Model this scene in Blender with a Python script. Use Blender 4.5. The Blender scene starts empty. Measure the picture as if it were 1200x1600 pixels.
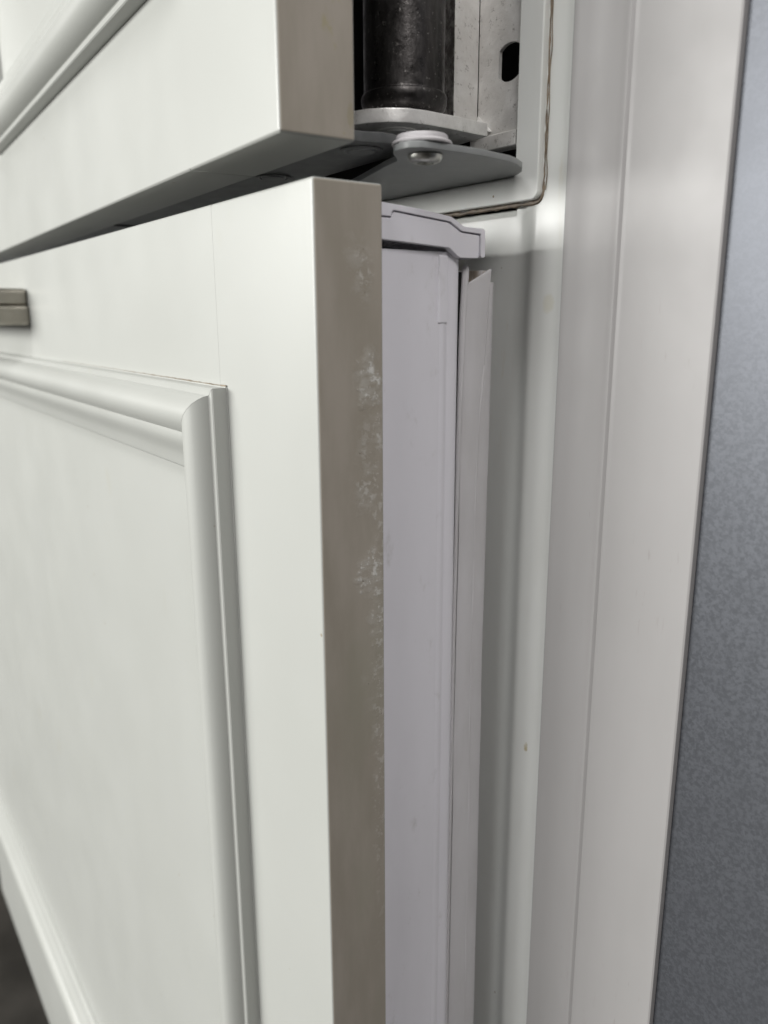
import bpy, bmesh, math, random
from mathutils import Vector, Matrix, noise
random.seed(7)
R = math.radians
sc = bpy.context.scene
COL = sc.collection

# ------------------------------------------------------------------ camera
H = 0.84                                  # lens height above the floor (m)
cam_d = bpy.data.cameras.new('camera')
cam = bpy.data.objects.new('camera', cam_d); COL.objects.link(cam)
cam_d.sensor_fit = 'VERTICAL'; cam_d.sensor_height = 24; cam_d.lens = 24 * 1232.3 / 1600
cam_d.clip_start = 0.01; cam_d.clip_end = 60
cam.matrix_world = (Matrix.Translation((0, 0, H)) @ Matrix.Rotation(R(51.5), 4, 'Z')
                    @ Matrix.Rotation(R(90 - 13.88), 4, 'X') @ Matrix.Rotation(R(-0.27), 4, 'Z'))
cam_d.dof.use_dof = True; cam_d.dof.focus_distance = 0.262; cam_d.dof.aperture_fstop = 7.5
sc.camera = cam

# ------------------------------------------------------------------ light
w = bpy.data.worlds.new('World'); sc.world = w; w.use_nodes = True
bg = w.node_tree.nodes['Background']; bg.inputs[0].default_value = (1.0, 0.95, 0.88, 1); bg.inputs[1].default_value = 0.055

def area_lamp(name, az, el, dist, sx, sy, watts, col, aim=(-0.2, 0.15, H - 0.1)):
    # az: degrees to the right of straight in front of the refrigerator, el: degrees above the horizontal
    l = bpy.data.lights.new(name, 'AREA'); l.shape = 'RECTANGLE'; l.size = sx; l.size_y = sy; l.energy = watts; l.color = col
    o = bpy.data.objects.new(name, l); COL.objects.link(o)
    d = Vector((math.sin(R(az)) * math.cos(R(el)), -math.cos(R(az)) * math.cos(R(el)), math.sin(R(el))))
    o.location = Vector(aim) + d * dist
    o.rotation_euler = (-d).to_track_quat('-Z', 'Y').to_euler()
    return o
area_lamp('window_light', -29, 12.5, 2.4, 2.3, 0.7, 109, (1.0, 0.998, 0.965))
area_lamp('ceiling_light', 8, 55, 2.4, 0.8, 0.8, 23, (0.98, 0.985, 0.98))
area_lamp('right_fill_light', 60, 42, 1.05, 0.30, 0.30, 4.8, (1.0, 0.975, 0.96), (-0.18, 0.16, H))  # added fill lamp, brightens the right-facing door edges, end cap and liner

sc.view_settings.view_transform = 'Standard'; sc.view_settings.look = 'None'
sc.view_settings.exposure = 0.0; sc.view_settings.gamma = 1.0; sc.view_settings.use_curve_mapping = False

# ------------------------------------------------------------------ materials
class NT:
    def __init__(s, name, rough=0.4, metal=0.0, spec=0.5):
        s.m = bpy.data.materials.new(name); s.m.use_nodes = True
        s.t = s.m.node_tree; s.b = s.t.nodes['Principled BSDF']
        s.b.inputs['Roughness'].default_value = rough; s.b.inputs['Metallic'].default_value = metal
        s.b.inputs['Specular IOR Level'].default_value = spec
        s.tc = s.t.nodes.new('ShaderNodeTexCoord'); s.co = s.tc.outputs['Object']
    def n(s, kind, **kw):
        x = s.t.nodes.new(kind)
        for k, v in kw.items(): setattr(x, k, v)
        return x
    def link(s, a, b): s.t.links.new(a, b)
    def put(s, sock, v):
        if isinstance(v, (int, float)): sock.default_value = v
        elif isinstance(v, (tuple, list)): sock.default_value = tuple(v) + ((1,) if len(v) == 3 and len(sock.default_value) == 4 else ())
        else: s.link(v, sock)
    def mapping(s, scale, loc=(0, 0, 0)):
        x = s.n('ShaderNodeMapping'); x.inputs['Scale'].default_value = scale; x.inputs['Location'].default_value = loc
        s.link(s.co, x.inputs[0]); return x.outputs[0]
    def noise(s, scale, detail=4, rough=0.55, co=None, dist=0.0):
        x = s.n('ShaderNodeTexNoise'); x.inputs['Scale'].default_value = scale; x.inputs['Detail'].default_value = detail
        x.inputs['Roughness'].default_value = rough; x.inputs['Distortion'].default_value = dist
        s.link(co or s.co, x.inputs['Vector']); return x.outputs['Fac']
    def ramp(s, v, a, b, lo=0.0, hi=1.0):
        x = s.n('ShaderNodeMapRange'); x.interpolation_type = 'SMOOTHSTEP'
        s.link(v, x.inputs[0])
        for i, q in enumerate((a, b, lo, hi)): x.inputs[1 + i].default_value = q
        return x.outputs[0]
    def math(s, op, a, b=0.0):
        x = s.n('ShaderNodeMath', operation=op); s.put(x.inputs[0], a); s.put(x.inputs[1], b); return x.outputs[0]
    def mix(s, f, a, b):
        x = s.n('ShaderNodeMix', data_type='RGBA'); s.put(x.inputs[0], f); s.put(x.inputs[6], a); s.put(x.inputs[7], b); return x.outputs[2]
    def sep(s):
        x = s.n('ShaderNodeSeparateXYZ'); s.link(s.co, x.inputs[0]); return x.outputs
    def color(s, v): s.put(s.b.inputs['Base Color'], v)
    def rough(s, v): s.put(s.b.inputs['Roughness'], v)
    def bump(s, h, strength=0.3, dist=0.0003):
        x = s.n('ShaderNodeBump'); x.inputs['Strength'].default_value = strength; x.inputs['Distance'].default_value = dist
        s.link(h, x.inputs['Height']); s.link(x.outputs[0], s.b.inputs['Normal'])

def specks(t, scale, thr, seed=0.0):
    """tiny isolated dots, 0..1"""
    v = t.n('ShaderNodeTexVoronoi'); v.inputs['Scale'].default_value = scale; v.inputs['Randomness'].default_value = 1
    t.link(t.mapping((1, 1, 1), (seed, seed * 1.7, seed * .6)), v.inputs['Vector'])
    d = t.ramp(v.outputs['Distance'], thr, thr * 0.55)
    hue = t.n('ShaderNodeSeparateColor'); t.link(v.outputs['Color'], hue.inputs[0])
    return t.math('MULTIPLY', d, t.ramp(hue.outputs[0], 0.80, 0.83))

def spot(t, axes, c0, r, soft=.6, wob=.35):
    """an irregular stain: axes are two coordinate outputs, c0 its centre and r its radii in metres"""
    n = t.math('MULTIPLY', t.math('SUBTRACT', t.noise(.8 / max(r), 3, .6), .5), wob * 4)
    a = t.math('DIVIDE', t.math('SUBTRACT', axes[0], c0[0]), r[0]); b = t.math('DIVIDE', t.math('SUBTRACT', axes[1], c0[1]), r[1])
    d = t.math('ADD', t.math('ADD', t.math('MULTIPLY', a, a), t.math('MULTIPLY', b, b)), n)
    return t.ramp(d, 1.0, 1.0 - soft)

def make_paint():
    t = NT('cream_lacquer', 0.3, 0.0, 0.42)
    big = t.noise(14, 3); mid = t.noise(60, 5, .6, t.mapping((1, 1, .35)))
    c = t.mix(t.ramp(big, .35, .7), (.376, .382, .362), (.386, .392, .373))
    c = t.mix(t.ramp(mid, .62, .95, 0, .12), c, (.34, .335, .30))
    stain = t.ramp(t.noise(38, 2, .4, t.mapping((1, 1, .55), (.4, .1, .7))), .72, .82, 0, .3)
    c = t.mix(stain, c, (.35, .335, .27))
    c = t.mix(specks(t, 70, .055), c, (.27, .24, .19))
    t.color(c)
    t.rough(t.ramp(t.noise(18, 2), .3, .75, .33, .38))
    t.bump(t.noise(420, 3, .6, t.mapping((1, 1, .6))), .12, .0002)
    return t.m

def make_edge(chips):
    # taupe edge banding on the door's narrow side; the lacquer under it shows where it has flaked
    t = NT('worn_edge_band' if chips else 'edge_band', 0.42)
    x, y, z = t.sep()
    st = t.mapping((1, 1, .25))
    c = t.mix(t.ramp(t.noise(90, 5, .6, st), .35, .7), (.385, .345, .285), (.45, .405, .345))
    c = t.mix(t.ramp(t.noise(30, 3, .5, t.mapping((1, 1, .3), (2, 1, 0))), .52, .72, 0, .55), c, (.36, .345, .27))
    if chips:
        wob = t.math('MULTIPLY', t.math('SUBTRACT', t.noise(240, 4, .65), .5), .010)
        wob2 = t.math('MULTIPLY', t.math('SUBTRACT', t.noise(240, 4, .65, t.mapping((1, 1, 1), (4, 7, 2))), .5), .016)
        yy = t.math('ADD', y, wob); zz = t.math('ADD', z, wob2)
        acc = None
        for y0, z0, ry, rz, amp in ((.0125, -.0185, .0030, .0045, .45), (.0155, -.023, .0032, .0090, .60), (.0165, -.0515, .0042, .0085, 1.0), (.0195, -.063, .0030, .010, .55), (.0160, -.071, .0035, .011, .50),
                                    (.0155, -.084, .0040, .0075, .60), (.0165, -.1085, .0045, .0070, 1.0), (.0190, -.122, .0032, .011, .55), (.0180, -.143, .0042, .010, .38), (.0190, -.163, .0030, .006, .30)):
            a = t.math('DIVIDE', t.math('SUBTRACT', yy, y0), ry); b = t.math('DIVIDE', t.math('SUBTRACT', zz, z0), rz)
            d2 = t.math('ADD', t.math('MULTIPLY', a, a), t.math('MULTIPLY', b, b))
            g = t.ramp(d2, 1.6, .0, 0, amp)
            acc = g if acc is None else t.math('MAXIMUM', acc, g)
        band = t.math('MULTIPLY', t.ramp(yy, .0165, .0205), t.math('MULTIPLY', t.ramp(z, -.045, -.06), t.ramp(z, -.27, -.16)))
        fl = t.ramp(t.noise(360, 6, .72), .53, .565)
        film = t.ramp(t.noise(170, 6, .7, t.mapping((1, .6, 1.4))), .42, .60)
        m2 = t.math('MULTIPLY', acc, film)
        m1 = t.math('MINIMUM', t.math('ADD', t.math('MULTIPLY', t.ramp(acc, .25, .95), fl), t.math('MULTIPLY', t.math('MULTIPLY', band, fl), .45)), 1.0)
        c = t.mix(t.math('MULTIPLY', m2, .55), c, (.60, .585, .54))
        c = t.mix(t.math('MULTIPLY', m1, .75), c, (.80, .79, .75))
        pit = t.math('MULTIPLY', t.ramp(t.noise(620, 3, .6, t.mapping((1, 1, 1), (1, 5, 9))), .70, .75), t.math('MAXIMUM', t.ramp(acc, .1, .4), band))
        c = t.mix(pit, c, (.09, .075, .06))
        h = t.math('ADD', t.math('MULTIPLY', m1, .9), t.math('MULTIPLY', t.noise(330, 4, .6), t.math('ADD', t.math('MAXIMUM', acc, band), .12)))
        h = t.math('SUBTRACT', h, pit)
        t.color(c); t.rough(t.ramp(m2, 0, 1, .36, .6)); t.bump(h, .40, .0005)
    else:
        yl = t.math('MULTIPLY', t.ramp(t.noise(130, 3, .6, t.mapping((1, 1, .6), (0, .31, .2))), .66, .70, 0, .5), 1.0)
        c = t.mix(yl, c, (.40, .36, .21))
        c = t.mix(t.math('MULTIPLY', spot(t, (y, z), (.0146, .0262), (.0022, .0036), .9, 1.2), .5), c, (.40, .355, .18))
        c = t.mix(t.math('MULTIPLY', spot(t, (y, z), (.0205, .0065), (.0012, .0030), .8, .9), .4), c, (.33, .29, .17))
        t.color(c); t.bump(t.noise(150, 4), .15, .0004)
    return t.m

def make_liner():
    t = NT('white_plastic', 0.38)
    c = t.mix(t.ramp(t.noise(35, 4, .6, t.mapping((1, 1, .3))), .35, .75), (.84, .825, .875), (.79, .775, .82))
    c = t.mix(t.ramp(t.noise(120, 5, .65, t.mapping((1, 1, .5), (3, 0, 0))), .58, .78, 0, .5), c, (.56, .54, .53))
    c = t.mix(specks(t, 110, .075, 2.0), c, (.16, .14, .13))
    t.color(c); t.bump(t.noise(400, 2), .10, .0003)
    return t.m

def make_enamel():
    t = NT('white_enamel', 0.16)
    c = t.mix(t.ramp(t.noise(40, 4, .6, t.mapping((1, 1, .25))), .4, .75), (.76, .77, .745), (.715, .72, .69))
    c = t.mix(t.ramp(t.noise(75, 4, .6, t.mapping((1, 1, .3), (1, 2, 3))), .66, .78, 0, .4), c, (.62, .56, .43))
    c = t.mix(specks(t, 120, .06, 5.0), c, (.30, .24, .16))
    x, y, z = t.sep()
    c = t.mix(t.math('MULTIPLY', spot(t, (x, z), (-.1715, -.1532), (.0012, .0021), .9, .6), .75), c, (.42, .34, .16))
    c = t.mix(t.math('MULTIPLY', spot(t, (x, z), (-.170, .004), (.003, .0035), .9), .35), c, (.60, .56, .40))
    t.color(c); t.rough(t.ramp(t.noise(60, 4), .3, .8, .21, .27)); t.bump(t.noise(60, 2), .06, .0005)
    return t.m

def make_trim():
    t = NT('white_trim_paint', 0.36)
    c = t.mix(t.ramp(t.noise(30, 4, .6, t.mapping((1, 1, .2))), .35, .72), (.332, .322, .320), (.312, .303, .300))
    c = t.mix(t.ramp(t.noise(110, 5, .65, t.mapping((1, 1, .4), (5, 0, 1))), .66, .82, 0, .35), c, (.29, .275, .26))
    c = t.mix(specks(t, 62, .055, 9.0), c, (.20, .18, .16))
    c = t.mix(t.math('MULTIPLY', t.ramp(t.noise(900, 3, .5, t.mapping((1, 1, .12), (2, 0, 4))), .66, .72), t.ramp(t.noise(26, 2, .5, t.mapping((1, 1, 1), (7, 0, 2))), .54, .66, 0, .35)), c, (.22, .20, .18))
    t.color(c); t.rough(t.ramp(t.noise(40, 3), .3, .8, .42, .55)); t.bump(t.noise(180, 3), .10, .0004)
    return t.m

def make_gasket(dirt):
    t = NT('gasket_rubber', 0.5)
    c = t.mix(t.ramp(t.noise(50, 4, .6, t.mapping((1, 1, .3))), .35, .75), (.66, .645, .66), (.58, .565, .57))
    c = t.mix(t.ramp(t.noise(160, 5, .7, t.mapping((1, 1, .35))), .66 - dirt, .84 - dirt, 0, .7), c, (.36, .27, .16))
    t.color(c); t.bump(t.noise(250, 3), .2, .0004)
    return t.m

def make_zinc():
    t = NT('zinc_plate', 0.42, 0.5)
    c = t.mix(t.ramp(t.noise(90, 5, .65), .35, .7), (.70, .685, .66), (.86, .85, .83))
    c = t.mix(t.ramp(t.noise(380, 6, .78), .56, .70, 0, .8), c, (.16, .14, .12))
    t.color(c); t.rough(t.ramp(t.noise(180, 5, .7), .3, .7, .30, .52)); t.bump(t.noise(420, 4, .7), .35, .0004)
    return t.m

def make_cut():
    t = NT('sheared_steel', 0.42, 1.0)
    s = t.noise(420, 5, .75, t.mapping((1, 1, .5)))
    t.color(t.mix(t.ramp(s, .4, .65), (.22, .20, .18), (.66, .64, .60))); t.bump(s, .9, .0007)
    return t.m

def make_steel():
    t = NT('oily_steel', 0.38, 1.0)
    st = t.mapping((1, 1, .22))
    c = t.mix(t.ramp(t.noise(110, 6, .7, st), .35, .72), (.05, .047, .046), (.125, .118, .116))
    c = t.mix(t.ramp(t.noise(700, 4, .7), .60, .72), c, (.34, .325, .31))
    t.color(c); t.rough(t.ramp(t.noise(260, 5, .7), .3, .7, .26, .5)); t.bump(t.noise(500, 4, .7), .35, .0003)
    return t.m

def plain(name, col, rough=.5, metal=0.0, var=.15, scale=120, bump=.15):
    t = NT(name, rough, metal)
    t.color(t.mix(t.ramp(t.noise(scale, 4, .6), .35, .7), tuple(q * (1 - var) for q in col), tuple(min(1, q * (1 + var)) for q in col)))
    t.bump(t.noise(scale * 3, 3), bump, .0004)
    return t.m

def make_wall():
    t = NT('speckled_grey_laminate', 0.45, 0.75)
    v = t.noise(880, 3, .6, None, .5); v2 = t.noise(120, 4, .6, None, .6)
    c = t.mix(t.ramp(v, .36, .64), (.100, .105, .118), (.132, .138, .155))
    c = t.mix(t.ramp(v2, .40, .70, 0, .30), c, (.106, .111, .124))
    t.color(c); t.rough(t.ramp(v, .3, .7, .47, .52)); t.bump(v, .08, .0003)
    return t.m

def make_floor():
    t = NT('dark_floor', 0.45)
    n = t.noise(9, 6, .6)
    t.color(t.mix(t.ramp(n, .35, .7), (.024, .022, .019), (.046, .042, .037))); t.bump(t.noise(60, 4), .2, .001)
    return t.m

PAINT = make_paint(); EDGE = make_edge(False); WORN = make_edge(True); LINER = make_liner(); ENAMEL = make_enamel()
TRIM = make_trim(); GASK = make_gasket(0.0); DIRTY = make_gasket(.26); ZINC = make_zinc(); CUT = make_cut(); STEEL = make_steel()
WALL = make_wall(); FLOOR = make_floor()
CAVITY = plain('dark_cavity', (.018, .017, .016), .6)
DARKM = plain('shade_dark_steel', (.20, .205, .205), .40, .6)  # dark tone stands for the shade under the upper door
HPLATE = plain('grey_painted_steel', (.29, .30, .30), .38, 0.0, .06)
BUSH = plain('white_nylon', (.58, .56, .57), .4, 0.0, .05)
NICKEL = plain('satin_nickel', (.31, .29, .255), .28, 1.0, .06)
SCREW = plain('bright_screw_steel', (.55, .55, .52), .3, 1.0, .2, 500)
CAULK = plain('old_brown_sealant', (.20, .155, .11), .5, 0, .3, 300)
YELLOW = plain('yellowed_sealant', (.50, .46, .30), .5, 0, .2, 200)

# ------------------------------------------------------------------ mesh helpers (all dimensions in millimetres)
def finish(name, bm, mats, parent=None, loc=(0, 0, 0), rotz=0.0, angle=35, scale=0.001):
    bmesh.ops.recalc_face_normals(bm, faces=bm.faces[:])
    for v in bm.verts: v.co *= scale
    me = bpy.data.meshes.new(name); bm.to_mesh(me); bm.free()
    for m in (mats if isinstance(mats, (list, tuple)) else [mats]): me.materials.append(m)
    for p in me.polygons: p.use_smooth = True
    me.set_sharp_from_angle(angle=R(angle))
    o = bpy.data.objects.new(name, me); COL.objects.link(o)
    wn = o.modifiers.new('weighted_normal', 'WEIGHTED_NORMAL'); wn.keep_sharp = True; wn.weight = 80
    o.location = loc; o.rotation_euler = (0, 0, rotz)
    if parent:
        o.parent = parent
    return o

def box_bm(x0, x1, y0, y1, z0, z1, bev=0.0, seg=2):
    bm = bmesh.new()
    bmesh.ops.create_cube(bm, size=1)
    for v in bm.verts:
        v.co = Vector(((x0 + x1) / 2 + v.co.x * (x1 - x0), (y0 + y1) / 2 + v.co.y * (y1 - y0), (z0 + z1) / 2 + v.co.z * (z1 - z0)))
    if bev: bmesh.ops.bevel(bm, geom=bm.edges[:], offset=bev, segments=seg, profile=.5, affect='EDGES')
    return bm

def prism(pts, axis, a, b, bev=0.0, seg=2):
    """closed polygon extruded along an axis. axis 'z': pts are (x,y); 'x': pts are (y,z); 'y': pts are (x,z)"""
    bm = bmesh.new()
    mk = {'z': lambda p, t: (p[0], p[1], t), 'x': lambda p, t: (t, p[0], p[1]), 'y': lambda p, t: (p[0], t, p[1])}[axis]
    A = [bm.verts.new(mk(p, a)) for p in pts]; B = [bm.verts.new(mk(p, b)) for p in pts]
    n = len(pts)
    bm.faces.new(A); bm.faces.new(B[::-1])
    for i in range(n): bm.faces.new((A[i], A[(i + 1) % n], B[(i + 1) % n], B[i]))
    if bev:
        bmesh.ops.recalc_face_normals(bm, faces=bm.faces[:])
        es = [e for e in bm.edges if e.calc_face_angle(0) > R(50)]
        bmesh.ops.bevel(bm, geom=es, offset=bev, segments=seg, profile=.5, affect='EDGES', clamp_overlap=True)
    return bm

def lathe(profile, cx, cy, seg=48):
    bm = bmesh.new(); rings = []
    for r, z in profile:
        rings.append([bm.verts.new((cx + r * math.cos(2 * math.pi * k / seg), cy + r * math.sin(2 * math.pi * k / seg), z)) for k in range(seg)])
    for a, b in zip(rings, rings[1:]):
        for k in range(seg): bm.faces.new((a[k], a[(k + 1) % seg], b[(k + 1) % seg], b[k]))
    bm.faces.new(rings[0][::-1]); bm.faces.new(rings[-1])
    return bm

def tube_bm(pts, rad, seg=8):
    """tube along a polyline; rad is a number or a list"""
    bm = bmesh.new(); rings = []
    n = len(pts); P = [Vector(p) for p in pts]
    for i, p in enumerate(P):
        t = (P[min(i + 1, n - 1)] - P[max(i - 1, 0)]).normalized()
        u = t.orthogonal().normalized() if abs(t.y) > .9 else t.cross(Vector((0, 1, 0))).normalized()
        v = t.cross(u)
        r = rad[i] if isinstance(rad, list) else rad
        rings.append([bm.verts.new(p + (u * math.cos(2 * math.pi * k / seg) + v * math.sin(2 * math.pi * k / seg)) * r) for k in range(seg)])
    for a, b in zip(rings, rings[1:]):
        for k in range(seg): bm.faces.new((a[k], a[(k + 1) % seg], b[(k + 1) % seg], b[k]))
    bm.faces.new(rings[0][::-1]); bm.faces.new(rings[-1])
    return bm

def arc(cx, cy, r, a0, a1, n=8):
    return [(cx + r * math.cos(R(a0 + (a1 - a0) * k / n)), cy + r * math.sin(R(a0 + (a1 - a0) * k / n))) for k in range(n + 1)]

MOULD = [(0, -1.2), (0, 5.1), (.35, 5.5), (2.1, 5.5), (2.4, 5.8), (2.7, 7.2), (3.6, 9.0), (5.0, 10.6), (6.8, 11.7), (8.8, 12.2), (11, 12.0),
         (13, 11.2), (14.8, 9.9), (16.0, 8.2), (16.4, 7.6), (17.0, 7.9), (18.6, 8.0), (20.4, 7.5), (22.4, 6.3), (24.4, 4.9), (26.6, 3.9), (29, 3.3),
         (30.8, 2.7), (31.6, 1.7), (32, 0.2), (32, -1.2)]

def moulding(x0, x1, z0, z1, side, parent, mat):
    """one mitred strip of the raised frame; the front of the door is y = 0 and outwards is -y"""
    bm = bmesh.new(); rows = []
    g = .09
    for end in (0, 1):
        row = []
        for wd, h in MOULD:
            if side == 'right': p = (x1 - wd, -h, (z0 + wd + g, z1 - wd - g)[end])
            if side == 'left': p = (x0 + wd, -h, (z0 + wd + g, z1 - wd - g)[end])
            if side == 'top': p = ((x0 + wd + g, x1 - wd - g)[end], -h, z1 - wd)
            if side == 'bottom': p = ((x0 + wd + g, x1 - wd - g)[end], -h, z0 + wd)
            row.append(p)
        rows.append(row)
    N = 60
    grid = []
    for k in range(N + 1):
        t = k / N; line = []
        for i, (a, b) in enumerate(zip(rows[0], rows[1])):
            p = Vector(a).lerp(Vector(b), t)
            if 0 < k < N and 0 < i < len(MOULD) - 1:      # hand-painted: never dead straight
                p.y += .10 * noise.noise(p * .02 + Vector((i * .3, 0, 0))); 
            line.append(bm.verts.new(p))
        grid.append(line)
    m = len(MOULD)
    for a, b in zip(grid, grid[1:]):
        for i in range(m): bm.faces.new((a[i], a[(i + 1) % m], b[(i + 1) % m], b[i]))
    bm.faces.new(grid[0]); bm.faces.new(grid[-1][::-1])
    return finish('moulding', bm, mat, parent, angle=28)

def paint_bead(pts, r, jit, parent, mat, name='sealant_bead'):
    out = []; rr = []
    for i, p in enumerate(pts):
        q = Vector(p)
        q += Vector((noise.noise(q * .35), 0, noise.noise(q * .35 + Vector((9, 3, 1))))) * jit
        out.append(q); rr.append(max(.05, (r[i] if isinstance(r, list) else r) * (1 + .8 * noise.noise(q * .6))))
    return finish(name, tube_bm(out, rr, 6), mat, parent)

def line_pts(a, b, n):
    a, b = Vector(a), Vector(b); return [a.lerp(b, k / n) for k in range(n + 1)]

# ------------------------------------------------------------------ setting
def sheet(name, verts, mat, kind='structure'):
    bm = bmesh.new(); bm.faces.new([bm.verts.new(v) for v in verts])
    o = finish(name, bm, mat, scale=1.0); o['kind'] = kind
    return o
fl = sheet('floor', [(-3.5, -4, 0), (3, -4, 0), (3, 1.2, 0), (-3.5, 1.2, 0)], FLOOR)
fl['label'] = 'dark brown floor below the lower door'
wl = finish('wall', box_bm(-114.5, 900, 204.0, 230, -H * 1000, 900), WALL, None, (0, 0, H)); wl['kind'] = 'structure'
wl['label'] = 'speckled blue-grey metallic wall sheet beside the white trim'

# trim board between the refrigerator and the wall
tp = [(-162.6, 203.9), (-162.6, 199.3), (-162.2, 198.7), (-161.2, 198.6), (-159.6, 199.0), (-157.6, 199.7), (-155.4, 200.5), (-153, 201.0), (-150.5, 201.25), (-147.6, 201.25),
      (-146.0, 201.0), (-145.2, 200.75), (-144.5, 200.8), (-144.1, 201.1), (-143.7, 201.55), (-143.0, 201.75), (-142.2, 201.8), (-113.7, 201.8), (-113.2, 202.1), (-113, 203), (-113, 203.95), (-120, 203.95)]
tr = finish('trim_board', prism(tp, 'z', -H * 1000 + 1, 900), TRIM, None, (0, 0, H), angle=30)
tr['label'] = 'white moulded trim board standing between refrigerator edge and grey wall'; tr['category'] = 'trim board'; tr['kind'] = 'thing'

# ------------------------------------------------------------------ refrigerator
fr = bpy.data.objects.new('refrigerator', None); COL.objects.link(fr)
BASE = Vector((-0.55, 0.20, 0)); fr.location = BASE
fr['label'] = 'white built-in refrigerator with two panelled doors gaping open at the steel hinge'; fr['category'] = 'refrigerator'
LOC = Vector((0, 0, H)) - BASE            # children are modelled around the lens position, in the cabinet's own axes

# cabinet: front frame of the freezer compartment
prof = [(-262, 235), (-262, 206), (-261, 205), (-184, 205), (-184, 235)]
ramp = [(-183.9, 235), (-183.95, 206), (-187.3, 205.3), (-187, 204.985), (-185, 204.88), (-183.2, 204.6), (-181.6, 204.15), (-180.0, 203.5), (-178.8, 202.95), (-177.6, 202.55), (-176.2, 202.35), (-174, 202.3),
        (-168, 202.3), (-162.9, 202.3), (-162.7, 202.6), (-162.7, 235)]
cbm = prism(prof, 'z', -770, 34.3)
bmesh.ops.recalc_face_normals(cbm, faces=cbm.faces[:])
bmesh.ops.bevel(cbm, geom=[e for e in cbm.edges if all(v.co.z > 34 and v.co.y < 206 for v in e.verts)], offset=2.6, segments=5, profile=.5, affect='EDGES')
cab = finish('cabinet', cbm, ENAMEL, fr, LOC, angle=40)
def sub(name, bm, mat, angle=35): return finish(name, bm, mat, cab, angle=angle)
sub('side_flange', prism(ramp, 'z', -770, 900), ENAMEL, 40)
Lp = [(-1060, 35.4)] + [(-176.9 + 2.6 * math.cos(R(a)), 38.0 + 2.6 * math.sin(R(a))) for a in range(-90, 1, 10)] + [(-174.4, 900), (-183.8, 900), (-183.8, 44.1), (-184.3, 43.1), (-1060, 43.1)]
sub('mullion_frame', prism(Lp, 'y', 199.8, 206, .5, 3), ENAMEL, 40)
sub('carcass', box_bm(-1060, -164.2, 236, 720, -738, 900), ENAMEL)
cv = bmesh.new()
def quad(bm, *p): bm.faces.new([bm.verts.new(q) for q in p])
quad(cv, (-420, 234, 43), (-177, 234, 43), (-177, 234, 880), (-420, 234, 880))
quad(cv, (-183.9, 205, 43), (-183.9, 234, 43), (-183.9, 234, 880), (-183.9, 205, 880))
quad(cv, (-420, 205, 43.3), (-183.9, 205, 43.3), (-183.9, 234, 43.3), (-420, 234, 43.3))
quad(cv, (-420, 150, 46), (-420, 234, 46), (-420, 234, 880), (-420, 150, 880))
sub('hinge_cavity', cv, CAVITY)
# old sealant in the joint round the mullion frame, with a hair-like thread on it
def corner(y, r): return [(-176.9 + r * math.cos(R(a)), y, 38.0 + r * math.sin(R(a))) for a in range(-85, 1, 8)]
pts = line_pts((-330, 202.4, 34.7), (-177.2, 202.2, 34.7), 110) + corner(202.3, 3.2)[1:] + line_pts((-173.8, 202.3, 39.0), (-173.7, 202.2, 300), 140)
paint_bead(pts, [.62] * 112 + [.55, .5, .45, .42, .4, .38, .36, .34, .34, .34] + [.30] * 150, .35, cab, CAULK)
pts = line_pts((-172.9, 202.0, 38), (-172.9, 202.0, 220), 150)
for k, p in enumerate(pts): p.x += .6 * math.sin(k * .42) * (.3 + .7 * noise.noise(Vector((k * .11, 0, 0))))
finish('sealant_thread', tube_bm(pts, .17, 5), CAULK, cab)
paint_bead(line_pts((-163.0, 201.5, 12), (-163.0, 201.2, 300), 60), .8, .15, cab, YELLOW)
paint_bead(line_pts((-163.0, 202.0, -760), (-163.0, 202.0, 12), 90), .35, .12, cab, CAULK)

# ------------------------------------------------------------------ doors
def to_local(pts, o): return [(p[0] - o[0], p[1] - o[1]) for p in pts]

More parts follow.
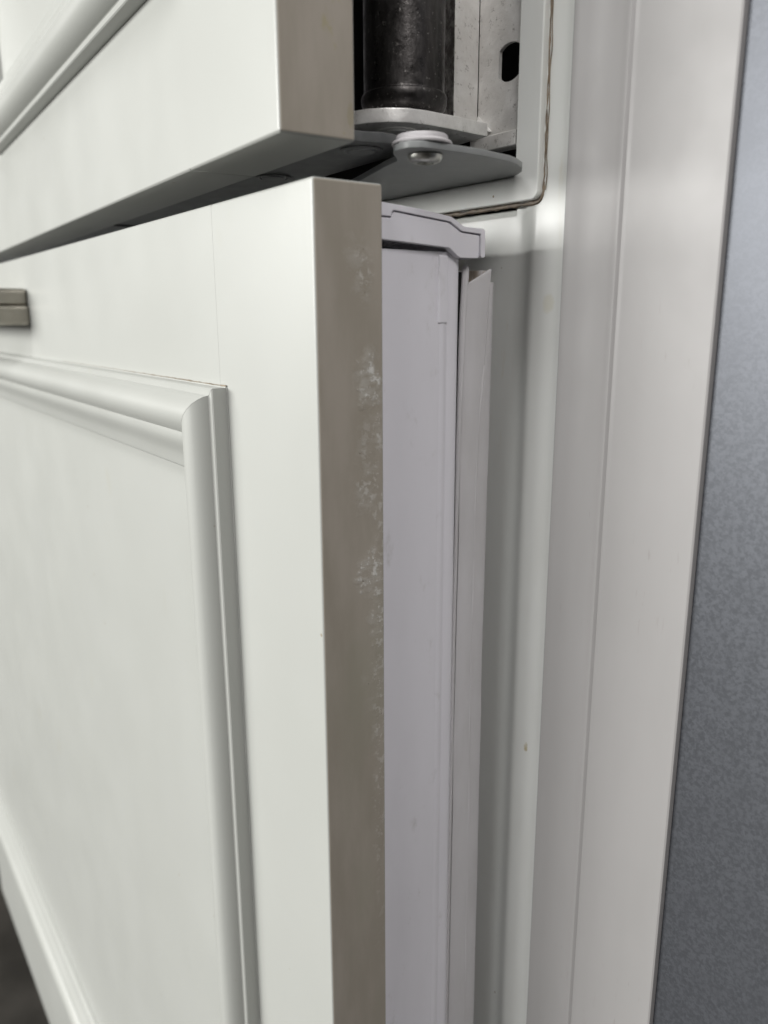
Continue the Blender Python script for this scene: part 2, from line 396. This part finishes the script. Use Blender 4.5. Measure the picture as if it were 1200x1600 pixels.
def door(name, ox, oy, oz, rot, width, zlo, zhi, edge, rail_lo, rail_hi, label, open_x=None, g=.10):
    """ox, oy, oz: the hinge-side front corner (mm from the lens, in the door's own axes); local x runs left as negative"""
    c, s = math.cos(rot), math.sin(rot)
    L = Vector(((ox * c - oy * s) / 1000, (ox * s + oy * c) / 1000, oz / 1000))
    T = 22.0
    d = finish(name, box_bm(-width + 40, -40, 1.0, 16, zlo + 40, zhi - 40), PAINT, fr, LOC + L, rot)
    d['label'] = label
    def member(nm, x0, x1, z0, z1, outer):
        bm = box_bm(x0, x1, 0, T, z0, z1)
        es = [e for e in bm.edges]
        def on(e, ax, val): return all(abs(v.co[ax] - val) < 1e-4 for v in e.verts)
        big = [e for e in es if any(on(e, ax, val) for ax, val in outer)]
        bmesh.ops.bevel(bm, geom=big, offset=.9, segments=3, profile=.5, affect='EDGES')
        if nm == 'stile' and x1 == 0:                    # the back corners are rounded over
            rb = [e for e in bm.edges if all(abs(v.co.y - T) < 1e-4 for v in e.verts) and (all(v.co.z > zhi - 1.2 for v in e.verts) or all(v.co.z < zlo + 1.2 for v in e.verts)) and e.calc_length() > 10]
            bmesh.ops.bevel(bm, geom=rb, offset=2.2, segments=4, profile=.5, affect='EDGES')
        o = finish(nm, bm, [PAINT, edge], d, angle=40)
        if nm == 'stile' and x1 == 0:
            for p in o.data.polygons:
                if p.normal.x > .80: p.material_index = 1
        return o
    member('stile', -62, 0, zlo, zhi, [(0, 0), (2, zhi), (2, zlo)])
    member('stile', -width, -width + 62, zlo, zhi, [(0, -width), (2, zhi), (2, zlo)])
    member('rail', -width + 62 + g, -62 - g, zhi - rail_hi - 5, zhi, [(2, zhi)])
    member('rail', -width + 62 + g, -62 - g, zlo, zlo + rail_lo + 5, [(2, zlo)])
    frames = [(-width + 57, -57)] if open_x is None else [(open_x, -57), (-width + 57, open_x - 40)]
    if open_x is not None:
        member('muntin', open_x - 45, open_x + 5, zlo + rail_lo + 5 + g, zhi - rail_hi - 5 - g, [])
    for x0, x1 in frames:
        z0, z1 = zlo + rail_lo, zhi - rail_hi
        for side in ('right', 'top', 'left', 'bottom'): moulding(x0, x1, z0, z1, side, d, PAINT)
        paint_bead(line_pts((x0, -.1, z1 + .1), (x1, -.1, z1 + .1), 140), .45, .25, d, PAINT)
        paint_bead(line_pts((x1 + .1, -.1, z0), (x1 + .1, -.1, z1), 90), .3, .15, d, PAINT)
    return d

# lower door (corner at u -183.7, v 110.3, top z 34.8)
UL, VL, ZL = -183.7, 110.3, 34.8
low = door('lower_door', UL, VL, ZL, R(-2.77), 845, -772, 0, WORN, 168, 57, 'cream panelled freezer door with flaked edge and gaping inner seal')
def lz(pts): return [(p[0] - UL, p[1] - VL) for p in pts]          # (u,v) from the lens -> local
def vz(pts): return [(p[0] - VL, p[1] - ZL) for p in pts]          # (v,z) from the lens -> local
pts = line_pts((-260, -.45, -56.35), (-57.0, -.40, -56.45), 160)
paint_bead(pts, [max(.03, .20 * (k / 160) ** 1.5 * (1 + 1.2 * noise.noise(Vector((k * .21, 2, 5))))) for k in range(161)], .22, low, CAULK, 'hairline_crack')
# inner door (liner)
lp = [(-990, 132.6), (-190, 132.6), (-190, 157.4), (-189.75, 158.0), (-189.6, 158.9), (-189.75, 159.8), (-190.1, 160.3), (-190.1, 161.2), (-189.8, 161.7), (-189.8, 163.6), (-190.0, 164.6), (-190.6, 165.5),
      (-191.5, 166.0), (-193.2, 166.2), (-990, 166.2)]
finish('inner_door', prism(lz(lp), 'z', -750, 18.8 - ZL), LINER, low, angle=40)
finish('inner_door_rib', box_bm(-190.6 - UL, -189.42 - UL, 157.0 - VL, 160.6 - VL, -2 - ZL, 17.9 - ZL, .55, 4), LINER, low)
# end cap: folded lip and inset end plate
lip = [(132.6, 30.9), (148, 29.9), (159.6, 28.5), (160.6, 28.1), (164.2, 26.2), (165, 26.0), (172.4, 25.9), (173.2, 25.2), (173.3, 17.9), (172.9, 17.5), (171.9, 17.5), (171.5, 17.9), (171.4, 24.3),
       (164.2, 24.7), (163.3, 25.0), (159.6, 26.9), (158.8, 27.2), (138.6, 28.9), (138.0, 28.4), (137.6, 27.2), (132.6, 27.3)]
finish('end_cap_lip', prism(vz(lip), 'x', -820, -187.2 - UL, .25, 2), LINER, low, angle=30)
ep = [(132.6, 26.9), (137.8, 26.8), (138.3, 28.0), (138.8, 28.5), (158.7, 26.8), (159.5, 26.5), (163.2, 24.6), (164.1, 24.3), (171.0, 23.9), (171.0, 17.6), (170.6, 17.3), (163.6, 17.2), (162.6, 17.6),
      (159.6, 19.6), (158.8, 19.9), (132.6, 21.2)]
finish('end_cap_plate', prism(vz(ep), 'x', -190.4 - UL, -187.55 - UL, .25, 2), LINER, low, angle=30)
# seal: root flap, open bellows with grimy inside, magnet strip
def ribbon(name, rows, thick, mat):
    """rows: list of (z, (u,v) first edge, (u,v) second edge); a folded rubber wall"""
    bm = bmesh.new(); fr_, bk = [], []
    for z, a, b in rows:
        ln, lb = [], []
        for k in range(5):
            t = k / 4
            zz = z[0] + (z[1] - z[0]) * t if isinstance(z, tuple) else z
            u = a[0] + (b[0] - a[0]) * t + .35 * math.sin(math.pi * t) + .35 * noise.noise(Vector((zz * .06, t * 2, 3)))
            v = a[1] + (b[1] - a[1]) * t + .45 * noise.noise(Vector((zz * .03, t, 8)))
            ln.append(bm.verts.new((u - UL, v - VL, zz - ZL))); lb.append(bm.verts.new((u - thick - UL, v - VL, zz - ZL)))
        fr_.append(ln); bk.append(lb)
    for G in (fr_, bk):
        for a, b in zip(G, G[1:]):
            for i in range(4): bm.faces.new((a[i], a[i + 1], b[i + 1], b[i]))
    for a, b, c, e in ((fr_[0], bk[0], None, None), (fr_[-1], bk[-1], None, None)):
        for i in range(4): bm.faces.new((a[i], a[i + 1], b[i + 1], b[i]))
    for j in (0, 4):
        for i in range(len(rows) - 1): bm.faces.new((fr_[i][j], fr_[i + 1][j], bk[i + 1][j], bk[i][j]))
    return finish(name, bm, mat, low, angle=50)
def zs(a, b, n): return [a + (b - a) * k / n for k in range(n + 1)]
def interp(z, tab):
    for (z0, v0), (z1, v1) in zip(tab, tab[1:]):
        if z <= z0 and z >= z1: return v0 + (v1 - v0) * (z - z0) / (z1 - z0)
    return tab[-1][1] if z < tab[-1][0] else tab[0][1]
E1 = [(20, 171.2), (0, 170.2), (-40, 169.2), (-110, 168.6), (-300, 168.2), (-760, 168)]
E2 = [(20, 180.0), (10, 179.6), (-10, 178.4), (-30, 176.6), (-60, 175.6), (-110, 175.3), (-270, 176.4), (-760, 176.6)]
E3 = [(20, 182.2), (-110, 181.6), (-270, 182.4), (-760, 182.6)]
top = [((10.2, 14.6), (-192.0, 171.2), (-191.4, 179.8)), ((9.9, 14.4), (-191.8, 171.0), (-191.2, 180.0)), ((9.2, 13.2), (-191.9, 171.0), (-191.3, 179.9))]
ribbon('seal_bellows', top + [(z, (-192.0, interp(z, E1)), (-191.5, interp(z, E2))) for z in [8.5] + zs(6, -60, 24) + zs(-70, -740, 50)], .7, GASK)
ribbon('seal_bellows_inside', [((14.0, 14.2), (-197, 170.8), (-192.8, 179.4))] + [(z, (-197, interp(z, E1)), (-192.9, interp(z, E2) - .3)) for z in zs(8, -740, 30)], .6, DIRTY)
ribbon('seal_crease', [(z, (-191.55, interp(z, E2) - .3), (-191.85, interp(z, E2) + .5)) for z in zs(9.5, -740, 90)], .6, GASK)
ribbon('seal_magnet_strip', [(z, (-192.2, interp(z, E2) + .5), (-192.6, interp(z, E3))) for z in zs(10.6, -740, 70)], 8, GASK)
finish('gap_shade_backing', box_bm(-201 - UL, -194.2 - UL, 166.4 - VL, 171.5 - VL, -740, 13.5 - ZL), CAVITY, low)  # near-black backing added so the gap beside the lip looks shaded
fpts = [(-192.2 - UL, interp(z, E1) - 1.1 - VL, z - ZL) for z in zs(15.4, -60, 40) + zs(-75, -740, 40)]
fpts = [fpts[0]] + [Vector(fpts[0]).lerp(Vector(fpts[1]), q) for q in (.08, .25, .5)] + fpts[1:]
rad = [.3, .75, 1.05, 1.15] + [1.15] * 11 + [1.15 - .5 * k / 28 for k in range(29)] + [.65] * 41
finish('seal_lip', tube_bm(fpts, rad, 10), GASK, low)
# handle: satin nickel pull, its hinge-side end in view
hz0 = -3.6 - ZL
hd = finish('handle', box_bm(-522, -323.0, -27, .4, hz0, hz0 + 11.4, 2.2, 4), NICKEL, low, angle=30)
finish('handle_lip', box_bm(-522, -324.4, -25.5, .4, hz0 + 11.0, hz0 + 20.8, 2.6, 4), NICKEL, low, angle=30)

# upper door (corner at u -188.9, v 95.4, bottom z 44.2)
UU, VU, ZU = -188.9, 95.4, 44.2
up = door('upper_door', UU, VU, ZU, R(-4.87), 845, 0, 900, EDGE, 55, 57, 'cream panelled refrigerator door above the hinge, standing out further', open_x=-385, g=-.02)
finish('inner_door', box_bm(-885 - UU, -268 - UU, 118.4 - VU, 160 - VU, 14, 880, 2, 2), LINER, up)
strip = [(-640, 118.2), (-206, 118.2), (-199, 121.0)] + [(-208.5 + 11.8 * math.cos(R(a)), 132.5 + 11.8 * math.sin(R(a))) for a in (-30, -10, 10, 30, 50, 70, 90)] + [(-300, 144), (-640, 144)]
hr = finish('hinge_rail', prism([(p[0] - UU, p[1] - VU) for p in strip], 'z', 2.6, 5.4, .3, 2), DARKM, up)
for u, v in ((-207.5, 130.8), (-262, 129.5)):
    finish('rivet', lathe([(6.2, 2.75), (6.2, 2.25), (5.9, 2.1), (5.0, 2.1), (4.8, 2.4), (4.3, 2.45), (3.9, 1.9), (.2, 1.8)], u - UU, v - VU, 32), DARKM, up)

# ------------------------------------------------------------------ hinge
tube = finish('hinge', lathe([(10.2, 59.6), (11.6, 60.3), (12.6, 61.6), (13.15, 63.2), (13.2, 64.6), (12.9, 65.4), (12.5, 65.7), (12.35, 66.2), (12.35, 160), (12.35, 300)], -203.5, 170.5, 64), STEEL, fr, LOC, angle=30)
tube['label'] = 'exposed steel hinge with dark tube and zinc plates'
def hs(name, bm, mat, angle=35): return finish(name, bm, mat, tube, angle=angle)
near = [(-205.5, 150.6), (-199.5, 152.6), (-194.6, 156.4), (-191.2, 161.6), (-189.9, 168), (-189.7, 176), (-190.2, 193.8)]
pl = near + [(-212, 196), (-230, 190), (-232, 172), (-228, 160), (-220, 153), (-212, 150.6)]
hs('hinge_plate', prism(pl, 'z', 55, 59, .45, 2), [ZINC], 30)
hs('rivet', lathe([(7.0, 55.1), (7.0, 54.75), (6.6, 54.6), (6.0, 54.6), (5.8, 54.9), (5.2, 54.9), (4.9, 54.5), (.2, 54.4)], -203, 167, 32), ZINC)
# bracket: angle section, its front leaf pierced
bm = box_bm(-207.8, -203.1, 191.0, 201.9, 59.2, 300, .35, 2)
br = hs('bracket_leaf', bm, [ZINC, CUT])
for p in br.data.polygons:
    if p.normal.y < -.8: p.material_index = 1
bm = bmesh.new()
hx, hz, hw, hh = -189.6, 77.6, 5.0, 5.6
ring = []
for k in range(32):
    a = 2 * math.pi * k / 32
    x = max(-hw * .92, min(hw * .92, hw * 1.25 * math.cos(a))); z = hh * math.sin(a)
    ring.append((hx + x, hz + z))
X0, X1, Z0, Z1 = -203.05, -184.2, 57.4, 300
def sheet_hole(bm, y0, y1):
    # outer frame split in a block round the hole plus a plain upper part
    zc1 = 100
    outer = []
    for k in range(32):
        a = 2 * math.pi * k / 32; ca, sa = math.cos(a), math.sin(a)
        t = min(((X1 - hx) / ca if ca > 1e-6 else ((X0 - hx) / ca if ca < -1e-6 else 1e9)), ((zc1 - hz) / sa if sa > 1e-6 else ((Z0 - hz) / sa if sa < -1e-6 else 1e9)))
        outer.append((hx + ca * t, hz + sa * t))
    for c in ((X0, Z0), (X1, Z0), (X0, zc1), (X1, zc1)):
        i = min(range(32), key=lambda q: (outer[q][0] - c[0]) ** 2 + (outer[q][1] - c[1]) ** 2); outer[i] = c
    I = [[bm.verts.new((p[0], y, p[1])) for p in ring] for y in (y0, y1)]
    O = [[bm.verts.new((p[0], y, p[1])) for p in outer] for y in (y0, y1)]
    for k in range(32):
        j = (k + 1) % 32
        bm.faces.new((I[0][k], I[0][j], O[0][j], O[0][k])); bm.faces.new((I[1][k], I[1][j], O[1][j], O[1][k]))
        bm.faces.new((I[0][k], I[0][j], I[1][j], I[1][k])); bm.faces.new((O[0][k], O[0][j], O[1][j], O[1][k]))
sheet_hole(bm, 202.0, 203.4)
hs('bracket_front', bm, ZINC, 40)
hs('bracket_front_upper', box_bm(X0, X1, 202.0, 203.4, 100, 300), ZINC)
hs('bracket_foot', box_bm(-205, -184.6, 200.3, 206, 52.6, 57.2, .4, 2), ZINC)
# pressed gusset in the corner
bm = bmesh.new()
gv = [bm.verts.new(p) for p in ((-203.05, 199.0, 59.0), (-203.0, 202.0, 64.5), (-196.6, 202.0, 58.6), (-199.6, 197.0, 59.0), (-201.6, 200.4, 63.2), (-198.6, 200.2, 60.6))]
for f in ((0, 3, 4), (3, 5, 4), (4, 5, 1), (5, 2, 1), (3, 2, 5), (0, 4, 1), (0, 1, 2), (0, 2, 3)):
    bm.faces.new([gv[i] for i in f])
hs('gusset', bm, ZINC, 60)
# lower hinge plate, bush and pin screw
wp = [(-330, 203.0), (-330, 186), (-262, 180), (-216.4, 164.3), (-197, 157.3), (-187.2, 154.2), (-184.0, 151.4), (-181, 147.8), (-177.8, 145.4), (-174, 144.3), (-170.8, 145.0), (-168.6, 147.6),
      (-167.7, 151.5), (-167.5, 156), (-166.9, 167.8), (-168.2, 180.7), (-170.0, 186), (-173.0, 191.2), (-177.0, 195.6), (-181, 198.4), (-184.1, 199.4), (-184.2, 203.0)]
hs('lower_hinge_plate', prism(wp, 'z', 43.15, 44.95, .3, 2), HPLATE)
hs('bush', lathe([(7.8, 45.05), (8.2, 45.2), (8.3, 45.6), (8.0, 46.0), (7.3, 46.2), (7.1, 46.4), (7.1, 47.2), (6.8, 47.6), (3, 47.7)], -175.0, 153.0, 40), BUSH, 40)
scr = hs('pin_screw', lathe([(4.5, 43.15), (4.8, 42.8), (4.7, 42.2), (4.25, 41.4), (3.4, 41.0), (2.3, 40.85), (2.2, 41.9), (.2, 42.0)], -175.2, 154.4, 40), SCREW, 40)
